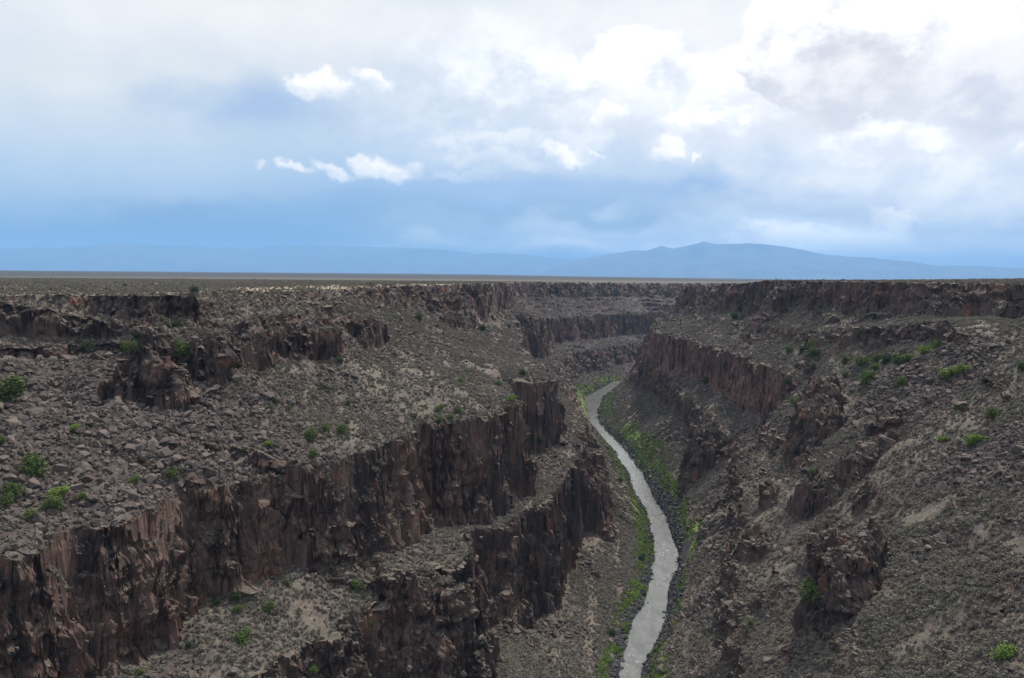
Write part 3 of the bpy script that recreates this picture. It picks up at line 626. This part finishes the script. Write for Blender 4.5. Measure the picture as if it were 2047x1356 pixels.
def pick(dens, cap, rmax=900):
    pr = np.where(ok & (RD < rmax), dens * AREA, 0).ravel(); pr = np.minimum(pr, .9)
    k = np.nonzero(RNG.random(pr.size) < pr)[0]
    if len(k) > cap: k = RNG.choice(k, cap, replace=False)
    return k
def mass_object(name, protos, k, scale, label, cat, sink=.15, offs=None, tilt=.5):
    """one object; geometry nodes set a copy of a real prototype mesh on every point"""
    co = np.stack([VX2.ravel()[k], VY2.ravel()[k], VZ2.ravel()[k]], -1)
    n = len(k); co[:, :2] += RNG.normal(size=(n, 2)) * .12; co[:, 2] -= scale * sink * (-1 if sink < 0 else 1) if False else scale * sink
    me = bpy.data.meshes.new(name); me.vertices.add(n); me.vertices.foreach_set('co', co.astype(np.float32).ravel())
    a = me.attributes.new('sz', 'FLOAT', 'POINT'); a.data.foreach_set('value', scale.astype(np.float32))
    rot = np.stack([RNG.normal(size=n) * tilt, RNG.normal(size=n) * tilt, RNG.uniform(0, 6.28, n)], -1)
    a = me.attributes.new('rt', 'FLOAT_VECTOR', 'POINT'); a.data.foreach_set('vector', rot.astype(np.float32).ravel())
    a = me.attributes.new('id_', 'INT', 'POINT'); a.data.foreach_set('value', RNG.integers(0, len(protos), n).astype(np.int32))
    o = bpy.data.objects.new(name, me); C.objects.link(o)
    ng = bpy.data.node_groups.new(name, 'GeometryNodeTree')
    ng.interface.new_socket('Geometry', in_out='INPUT', socket_type='NodeSocketGeometry'); ng.interface.new_socket('Geometry', in_out='OUTPUT', socket_type='NodeSocketGeometry')
    gi = ng.nodes.new('NodeGroupInput'); go = ng.nodes.new('NodeGroupOutput'); jn = ng.nodes.new('GeometryNodeJoinGeometry')
    def na(nm, dt): x = ng.nodes.new('GeometryNodeInputNamedAttribute'); x.data_type = dt; x.inputs[0].default_value = nm; return x.outputs[0]
    sz, rt, ii = na('sz', 'FLOAT'), na('rt', 'FLOAT_VECTOR'), na('id_', 'INT')
    e2r = ng.nodes.new('FunctionNodeEulerToRotation'); ng.links.new(rt, e2r.inputs[0])
    for q, po in enumerate(protos):
        oi = ng.nodes.new('GeometryNodeObjectInfo'); oi.inputs[0].default_value = po; oi.transform_space = 'ORIGINAL'; oi.inputs['As Instance'].default_value = True
        ip = ng.nodes.new('GeometryNodeInstanceOnPoints'); cmp_ = ng.nodes.new('FunctionNodeCompare'); cmp_.data_type = 'INT'; cmp_.operation = 'EQUAL'
        ng.links.new(ii, cmp_.inputs[2]); cmp_.inputs[3].default_value = q
        ng.links.new(gi.outputs[0], ip.inputs['Points']); ng.links.new(cmp_.outputs[0], ip.inputs['Selection'])
        ng.links.new(oi.outputs['Geometry'], ip.inputs['Instance']); ng.links.new(e2r.outputs[0], ip.inputs['Rotation']); ng.links.new(sz, ip.inputs['Scale'])
        ng.links.new(ip.outputs[0], jn.inputs[0])
    ng.links.new(jn.outputs[0], go.inputs[0])
    md = o.modifiers.new('scatter', 'NODES'); md.node_group = ng
    tag(o, label, cat, kind='stuff'); return o

# individuals first: the ones that show largest
def individuals(name, meshes, k, size, label_fn, cat, group_fn, sink, tilt):
    obs = []
    for j, (i, s) in enumerate(zip(k, size)):
        me = meshes[j % len(meshes)]; o = bpy.data.objects.new(name, me); C.objects.link(o)
        x, y, z = VX2.ravel()[i], VY2.ravel()[i], VZ2.ravel()[i]
        o.location = (x, y, z - s * sink); o.rotation_euler = (random.gauss(0, tilt), random.gauss(0, tilt), random.uniform(0, 6.28)); o.scale = (s, s, s)
        px, py = PXg.ravel()[i], PYg.ravel()[i]
        tag(o, label_fn(px, py), cat, group_fn(px, py)); obs.append(o)
    return obs

def region(px, py):
    if px < 760 and py < 640: return 'on the left mesa rim'
    if px < 800 and py < 960: return 'in the scree bowl below the left rim cliff'
    if px < 1180 and py < 960: return 'on the talus above the left middle cliff'
    if px < 1200: return 'on the bench below the left middle cliff'
    if px < 1480: return 'on the bank slope beside the river'
    if py < 760: return 'on the slope below the right rim cliff'
    if py < 1000: return 'on the upper part of the right hand slope'
    return 'on the near right hand slope in the foreground'

scr_d = scree
kr = pick(.30 * talus_seg * sst(-.5, .3, nz2) + .8 * scr_d ** 1.3 + .02 * (1 - sand) ** 2, 330000, 1700)
szr = np.exp(RNG.normal(size=len(kr)) * .68 - .42) * (0.80 + .78 * scr_d.ravel()[kr]); szr = np.clip(szr, .4, 6.0)
app = szr / RD.ravel()[kr] * inframe[kr]; order = np.argsort(-app)
top, rest = order[:300], order[300:]
ROCK_O = individuals('boulder', ROCKS, kr[top], szr[top], lambda a, b: 'large angular brown-grey boulder lying ' + region(a, b), 'boulder', lambda a, b: 'boulders ' + region(a, b), -.05, .45)
mass_object('scree', ROCK_O[:5], kr[rest], szr[rest] , 'loose angular basalt blocks and rubble covering the talus slopes', 'scree', -.08)
for o in ROCK_O[:5]: pass
ok = inview & (steep < .35) & (VD > -5) & seen
kd = pick(np.where(VD < .6, .006 + .09 * (VD > -1.5), .9 * darkbank * (steep < .3)) * (VD > -5), 16000, 1300)
ok = ok & (VD > .6); szd = np.clip(np.exp(RNG.normal(size=len(kd)) * .45) * 1.9, .7, 4.0)
app = szd / RD.ravel()[kd] * inframe[kd]; order = np.argsort(-app)
RD_O = individuals('river_boulder', ROCKSD, kd[order[:120]], szd[order[:120]], lambda a, b: 'dark rounded boulder at the water edge of the river, ' + ('left bank' if a < np.interp(b, [763, 842, 940, 1026, 1115, 1204, 1356], [1233, 1186, 1266, 1309, 1334, 1311, 1250]) else 'right bank'), 'boulder', lambda a, b: 'dark boulders along the river banks', -.05, .4)
mass_object('bank_rubble', RD_O[:3], kd[order[120:]], szd[order[120:]], 'dark wet rubble lining both river banks', 'rubble', -.05)

sd_ = np.clip(.55 * sst(-.7, .2, fbm2(VX, VY, 12, 3, 301) + .4 * mesa) * (1 - scree * .85) * (1 - green) * (1 - darkbank) * (1 - .85 * sand), 0, 1) * np.where(mesa > .5, .24, 1)
sd_ = sd_ * np.where((VX > 60) & (RD < 330), 1.2, 1)
ks = pick(sd_ * np.where(RD < 330, 1.9, 1) * np.where((VX > 60) & (RD < 330), 1.3, 1), 320000, 1500); szs = np.clip(np.exp(RNG.normal(size=len(ks)) * .34) * 1.3, .5, 2.8)
app = szs / RD.ravel()[ks] * inframe[ks]; order = np.argsort(-app)
SG_O = individuals('sagebrush', SAGES, ks[order[:300]], szs[order[:300]], lambda a, b: 'low rounded grey-green sagebrush bush ' + region(a, b), 'sagebrush', lambda a, b: 'sagebrush ' + region(a, b), .05, .12)
mass_object('sagebrush_cover', SG_O[:4], ks[order[300:]], szs[order[300:]], 'grey-green sagebrush ground cover over slopes and mesa', 'sagebrush', .05, tilt=.12)
kg = pick(.8 * green * (1 - darkbank), 16000, 1300); szg = np.clip(np.exp(RNG.normal(size=len(kg)) * .35) * 1.3, .5, 3)
app = szg / RD.ravel()[kg] * inframe[kg]; order = np.argsort(-app)
GB = [bpy.data.objects.new('willow_bush', m) for m in BANKS]
for j, g in enumerate(GB):
    C.objects.link(g); i = kg[order[j]]; g.location = (VX2.ravel()[i], VY2.ravel()[i], VZ2.ravel()[i]); g.scale = (2, 2, 2)
    tag(g, 'bright green willow bush on the river bank at the bottom of the picture', 'bush', 'willow bushes on the river bank')
mass_object('riparian_growth', GB, kg[order[3:]], szg[order[3:]], 'bright green willows and grass lining the river banks', 'riverside plants', .05, tilt=.12)
print('scatter', len(kr), len(kd), len(ks), len(kg), round(time.time() - T0, 1))

# ------------------------------------------------------------------ green shrubs and junipers, one by one
flatpx, flatpy = PXg.ravel(), PYg.ravel(); selv = np.nonzero((inview & seen).ravel())[0]
sx, sy, srd = flatpx[selv], flatpy[selv], RD.ravel()[selv]
def ground_at(px, py):
    for rad in (4, 8, 16, 40):
        m = (np.abs(sx - px) < rad) & (np.abs(sy - py) < rad)
        if m.any():
            k = np.nonzero(m)[0]; dmin = srd[k].min(); k = k[srd[k] < dmin * 1.06 + 3]
            q = k[np.argmin((sx[k] - px) ** 2 + (sy[k] - py) ** 2)]; i = selv[q]
            return float(VX2.ravel()[i]), float(VY2.ravel()[i]), float(VZ2.ravel()[i]), float(srd[q])
    return None
def stem_mesh(seed, h):
    rg = random.Random(seed); bm = bmesh.new()
    for k in range(4):
        a = rg.uniform(0, 6.28); tip = Vector((math.cos(a) * .22, math.sin(a) * .22, h)); n = 5; r1, r2 = .035, .012
        rings = [[bm.verts.new(c + Vector((math.cos(j * 6.283 / n) * r, math.sin(j * 6.283 / n) * r, 0))) for j in range(n)] for c, r in ((Vector((0, 0, -.1)), r1), (tip * .5 + Vector((0, 0, .02)), .024), (tip, r2))]
        for A, B in zip(rings, rings[1:]):
            for j in range(n): bm.faces.new((A[j], A[(j + 1) % n], B[(j + 1) % n], B[j]))
    me = bpy.data.meshes.new('stem'); bm.to_mesh(me); bm.free(); me.materials.append(M_WOOD); return me
STEM = [stem_mesh(s, .55) for s in (1, 2)]
CROWN = {'green': [leaf_blob(s, 1100, .52, .85, .042, M_GREEN, 10, .05) for s in (41, 42, 43)],
         'dark': [leaf_blob(s, 1100, .46, .98, .040, M_DARKG, 10, .05) for s in (51, 52)],
         'lime': [leaf_blob(s, 1000, .56, .72, .045, M_LIME, 9, .03) for s in (61, 62)]}
SHRUBS = [ # px, py of the base, width px, kind, label
 (18, 806, 62, 'green', 'large bushy green shrub at the left edge of the scree bowl'),
 (2, 890, 24, 'green', 'green shrub cut off by the left edge of the picture, halfway down the scree'),
 (71, 952, 54, 'green', 'big round green shrub below the scree, near the left edge'),
 (28, 991, 38, 'green', 'green shrub on the far left of the cluster above the left cliff edge'),
 (14, 1012, 32, 'green', 'low green shrub at the left margin above the left cliff edge'),
 (117, 995, 38, 'lime', 'yellow-green shrub at the back of the cluster above the left cliff edge'),
 (105, 1024, 42, 'green', 'rounded green shrub in front of the yellow-green one above the left cliff'),
 (62, 1038, 28, 'green', 'small green shrub nearest the left cliff edge'),
 (164, 1001, 22, 'green', 'small dark green shrub to the right of the cluster above the left cliff edge'),
 (266, 971, 28, 'green', 'upright green shrub on the rubble above the left cliff'),
 (342, 955, 26, 'green', 'small green shrub at the lower edge of the scree bowl'),
 (147, 860, 22, 'lime', 'small yellow-green bush in the middle of the scree bowl'),
 (176, 705, 30, 'dark', 'bluish green shrub at the foot of the left rim cliff'),
 (264, 708, 34, 'green', 'wide green shrub at the top of the scree bowl'),
 (280, 680, 28, 'dark', 'tall dull green shrub close under the left rim cliff'),
 (350, 654, 18, 'dark', 'narrow dark shrub against the left rim cliff'),
 (362, 712, 44, 'green', 'broad green shrub beside the reddish outcrop at left'),
 (388, 587, 22, 'dark', 'juniper standing on the very edge of the left mesa rim'),
 (250, 575, 14, 'dark', 'small juniper on the left mesa behind the rim'),
 (497, 588, 9, 'dark', 'slim dark juniper on the mesa right of the rim juniper'),
 (598, 578, 9, 'green', 'tiny pale bush far back on the left mesa'),
 (610, 562, 5, 'dark', 'dark speck of a juniper far out on the left mesa plain'),
 (744, 572, 12, 'green', 'low green bush on the pale ground of the far left rim'),
 (538, 824, 22, 'green', 'small green bush in the right part of the scree bowl'),
 (552, 806, 14, 'green', 'tiny green bush just above another in the right part of the scree bowl'),
 (577, 822, 14, 'green', 'tiny green bush at the right rim of the scree bowl'),
 (622, 880, 36, 'green', 'green shrub left of the pair below the long talus slope'),
 (652, 862, 24, 'green', 'green shrub between two others below the long talus slope'),
 (683, 868, 28, 'green', 'green shrub right of the pair below the long talus slope'),
 (628, 914, 26, 'green', 'round green shrub near the middle cliff edge'),
 (538, 892, 22, 'lime', 'pale green bush at the lower right corner of the scree bowl'),
 (487, 902, 14, 'green', 'tiny green bush below the scree bowl'),
 (695, 810, 15, 'dark', 'single small dark shrub on the long talus slope'),
 (679, 726, 20, 'dark', 'dark shrub at the right end of the reddish outcrop'),
 (762, 716, 12, 'green', 'tiny bush on the long talus slope under the rim'),
 (837, 642, 22, 'dark', 'dark green shrub at the foot of the far left rim cliff'),
 (965, 663, 20, 'dark', 'dark round shrub on the talus below the far left cliff'),
 (983, 640, 14, 'dark', 'small dark shrub below the end of the far left cliff'),
 (1017, 656, 12, 'dark', 'small dark shrub far along the left talus'),
 (922, 770, 22, 'green', 'green shrub halfway down the far talus slope'),
 (932, 748, 14, 'green', 'small green shrub just above another on the far talus slope'),
 (994, 774, 20, 'green', 'green bush near the top of the inner cliff alcove'),
 (878, 824, 24, 'green', 'upper left green shrub of the four by the promontory ledge'),
 (900, 840, 20, 'green', 'green shrub in the middle of the four by the promontory ledge'),
 (879, 842, 16, 'green', 'lower left green shrub of the four by the promontory ledge'),
 (917, 830, 20, 'green', 'right hand green shrub of the four by the promontory ledge'),
 (829, 835, 13, 'green', 'small shrub left of the four by the promontory ledge'),
 (976, 808, 14, 'green', 'bush on the pale promontory ledge, left of another'),
 (1022, 802, 22, 'lime', 'bush on the pale promontory ledge near its tip'),
 (1080, 886, 28, 'dark', 'dark green shrub clinging to the cliff below the promontory'),
 (1045, 752, 22, 'dark', 'dull green shrub at the edge of the inner cliff'),
 (712, 1178, 28, 'green', 'green shrub at the foot of the big left cliff'),
 (572, 1172, 20, 'dark', 'dark shrub in the shade at the foot of the big left cliff'),
 (472, 1202, 28, 'dark', 'left tall dark shrub on the lower bench under the big cliff'),
 (433, 1210, 24, 'dark', 'dark shrub at the left end of the lower bench'),
 (476, 1225, 22, 'green', 'bluish shrub just in front of the tall dark one on the lower bench'),
 (539, 1224, 28, 'green', 'green shrub in the middle of the lower bench'),
 (486, 1284, 36, 'green', 'tall green shrub on the lower bench near the bottom of the picture'),
 (378, 1296, 18, 'dark', 'small dark shrub on the lower bench at the foot of the cliff'),
 (284, 1352, 22, 'green', 'green bush at the bottom edge below the big left cliff'),
 (626, 1344, 20, 'green', 'green bush at the bottom edge on the lower bench'),
 (743, 1250, 16, 'green', 'small green bush on the broken ledge left of the dark cleft'),
 (1625, 1200, 56, 'green', 'large olive green shrub on the near right slope below the rock outcrop'),
 (2003, 1318, 46, 'lime', 'bright green shrub in the bottom right corner'),
 (1224, 1272, 22, 'dark', 'dark shrub on the left river bank near the bottom'),
 (1283, 1122, 20, 'dark', 'dark shrub on the left river bank beside the bend'),
 (1240, 965, 16, 'dark', 'small dark shrub on the left bank of the straight reach'),
 (1577, 706, 20, 'green', 'small green shrub on the right slope above the red cliff'),
 (1621, 696, 22, 'green', 'green shrub at the top of the pair on the right slope'),
 (1604, 704, 20, 'dark', 'bluish shrub left of the pair on the right slope'),
 (1628, 713, 28, 'green', 'wide green shrub at the bottom of the pair on the right slope'),
 (1626, 738, 20, 'green', 'green shrub alone just under the pair on the right slope'),
 (1690, 727, 22, 'green', 'small shrub left of the long green thicket on the right slope'),
 (1724, 732, 28, 'green', 'left end bush of the long green thicket on the right slope'),
 (1750, 726, 30, 'green', 'second bush of the long green thicket on the right slope'),
 (1772, 726, 28, 'dark', 'third darker bush of the long green thicket on the right slope'),
 (1798, 732, 36, 'green', 'large right end bush of the long green thicket on the right slope'),
 (1820, 720, 22, 'lime', 'yellow-green tail of the long thicket on the right slope'),
 (1848, 708, 30, 'lime', 'bright yellow-green patch bush between thicket and upper ledge'),
 (1870, 694, 24, 'lime', 'bright yellow-green bush higher up the line on the right slope'),
 (1732, 768, 44, 'green', 'big green bush standing below the long thicket'),
 (1748, 742, 22, 'green', 'green bush linking the long thicket with the big bush below'),
 (1690, 755, 18, 'green', 'small green bush left of the big bush on the right slope'),
 (1800, 776, 30, 'green', 'low green bush on the dark scree of the right slope'),
 (1890, 758, 34, 'lime', 'left bush of the bright green strip across the right slope'),
 (1912, 752, 32, 'lime', 'middle bush of the bright green strip across the right slope'),
 (1932, 746, 26, 'lime', 'right bush of the bright green strip across the right slope'),
 (1500, 672, 14, 'dark', 'small dark shrub on the slope above the distant red cliff'),
 (1469, 640, 22, 'dark', 'dark shrub patch below the distant right rim'),
 (1515, 668, 12, 'dark', 'small dark shrub near the head of the red cliff slope'),
 (1718, 676, 22, 'dark', 'dark shrub at the left end of the second ledge on the right'),
 (1652, 664, 14, 'green', 'small shrub in the upper centre of the right slope'),
 (1562, 842, 18, 'dark', 'dark shrub at the foot of the red cliff corner'),
 (1588, 812, 26, 'green', 'olive shrub in the recess right of the red cliff'),
 (1575, 770, 16, 'dark', 'dark shrub in the upper part of the recess right of the red cliff'),
 (1412, 768, 24, 'dark', 'dark shrubs on the bench left of the red cliff'),
 (1520, 880, 14, 'dark', 'small dark shrub below the red cliff'),
 (1940, 890, 34, 'lime', 'bright green bush in the hollow at far right'),
 (1960, 888, 26, 'lime', 'bright green bush at the right of the hollow at far right'),
 (1985, 838, 30, 'green', 'olive bush higher in the hollow at far right'),
 (1920, 822, 22, 'green', 'olive bush at the left of the hollow at far right'),
 (1885, 884, 22, 'lime', 'small lime bush left of the hollow at far right'),
 (1655, 985, 16, 'green', 'small green bush between the broken outcrops of the right slope'),
 (1624, 948, 16, 'green', 'tiny green bush by the left outcrop of the right slope'),
 (1500, 1250, 18, 'green', 'green bush at the foot of the spur above the river'),
 (2044, 742, 26, 'green', 'green bush cut off by the right edge of the picture'),
]
def make_shrub(kind, seed):
    root = bpy.data.objects.new({'dark': 'juniper', 'green': 'green_shrub', 'lime': 'leafy_bush'}[kind], None); C.objects.link(root); root.empty_display_size = .3
    f = bpy.data.objects.new('foliage' if kind != 'dark' else 'crown', CROWN[kind][seed % len(CROWN[kind])]); C.objects.link(f); f.parent = root
    s = bpy.data.objects.new('stem' if kind != 'dark' else 'trunk', STEM[seed % 2]); C.objects.link(s); s.parent = root
    return root
for j, (px, py, wpx, kind, label) in enumerate(SHRUBS):
    g = ground_at(px, py)
    if not g: print('no ground for', label); continue
    x, y, z, d = g; w = wpx / F * d
    o = make_shrub(kind, j); o.location = (x, y, z - .05 * w); o.scale = (w, w, w * random.uniform(.78, .95)); o.rotation_euler.z = random.uniform(0, 6.28)
    tag(o, label, 'juniper' if kind == 'dark' else 'shrub')

# ------------------------------------------------------------------ haze
def haze():
    bm = bmesh.new(); bmesh.ops.create_cube(bm, size=1)
    for v in bm.verts:
        v.co.x *= 260000; v.co.y = 105000 if v.co.y > 0 else -3000; v.co.z = HAZE_TOP if v.co.z > 0 else -620
    me = bpy.data.meshes.new('haze'); bm.to_mesh(me); bm.free()
    m = bpy.data.materials.new('haze_air'); m.use_nodes = True; m.node_tree.nodes.clear(); t = NT(m.node_tree)
    out = t.node('ShaderNodeOutputMaterial'); v = t.node('ShaderNodeVolumePrincipled')
    v.inputs['Color'].default_value = (.32, .60, .97, 1); v.inputs['Density'].default_value = HAZE_D; v.inputs['Anisotropy'].default_value = 0.0
    t.l.new(v.outputs[0], out.inputs['Volume']); me.materials.append(m)
    o = bpy.data.objects.new('haze', me); C.objects.link(o); tag(o, 'pale blue haze filling the air out to the mountains', 'haze', kind='stuff')
haze()
SC.cycles.volume_bounces = 2; SC.cycles.max_bounces = 5; SC.cycles.diffuse_bounces = 2
print('done', round(time.time() - T0, 1))
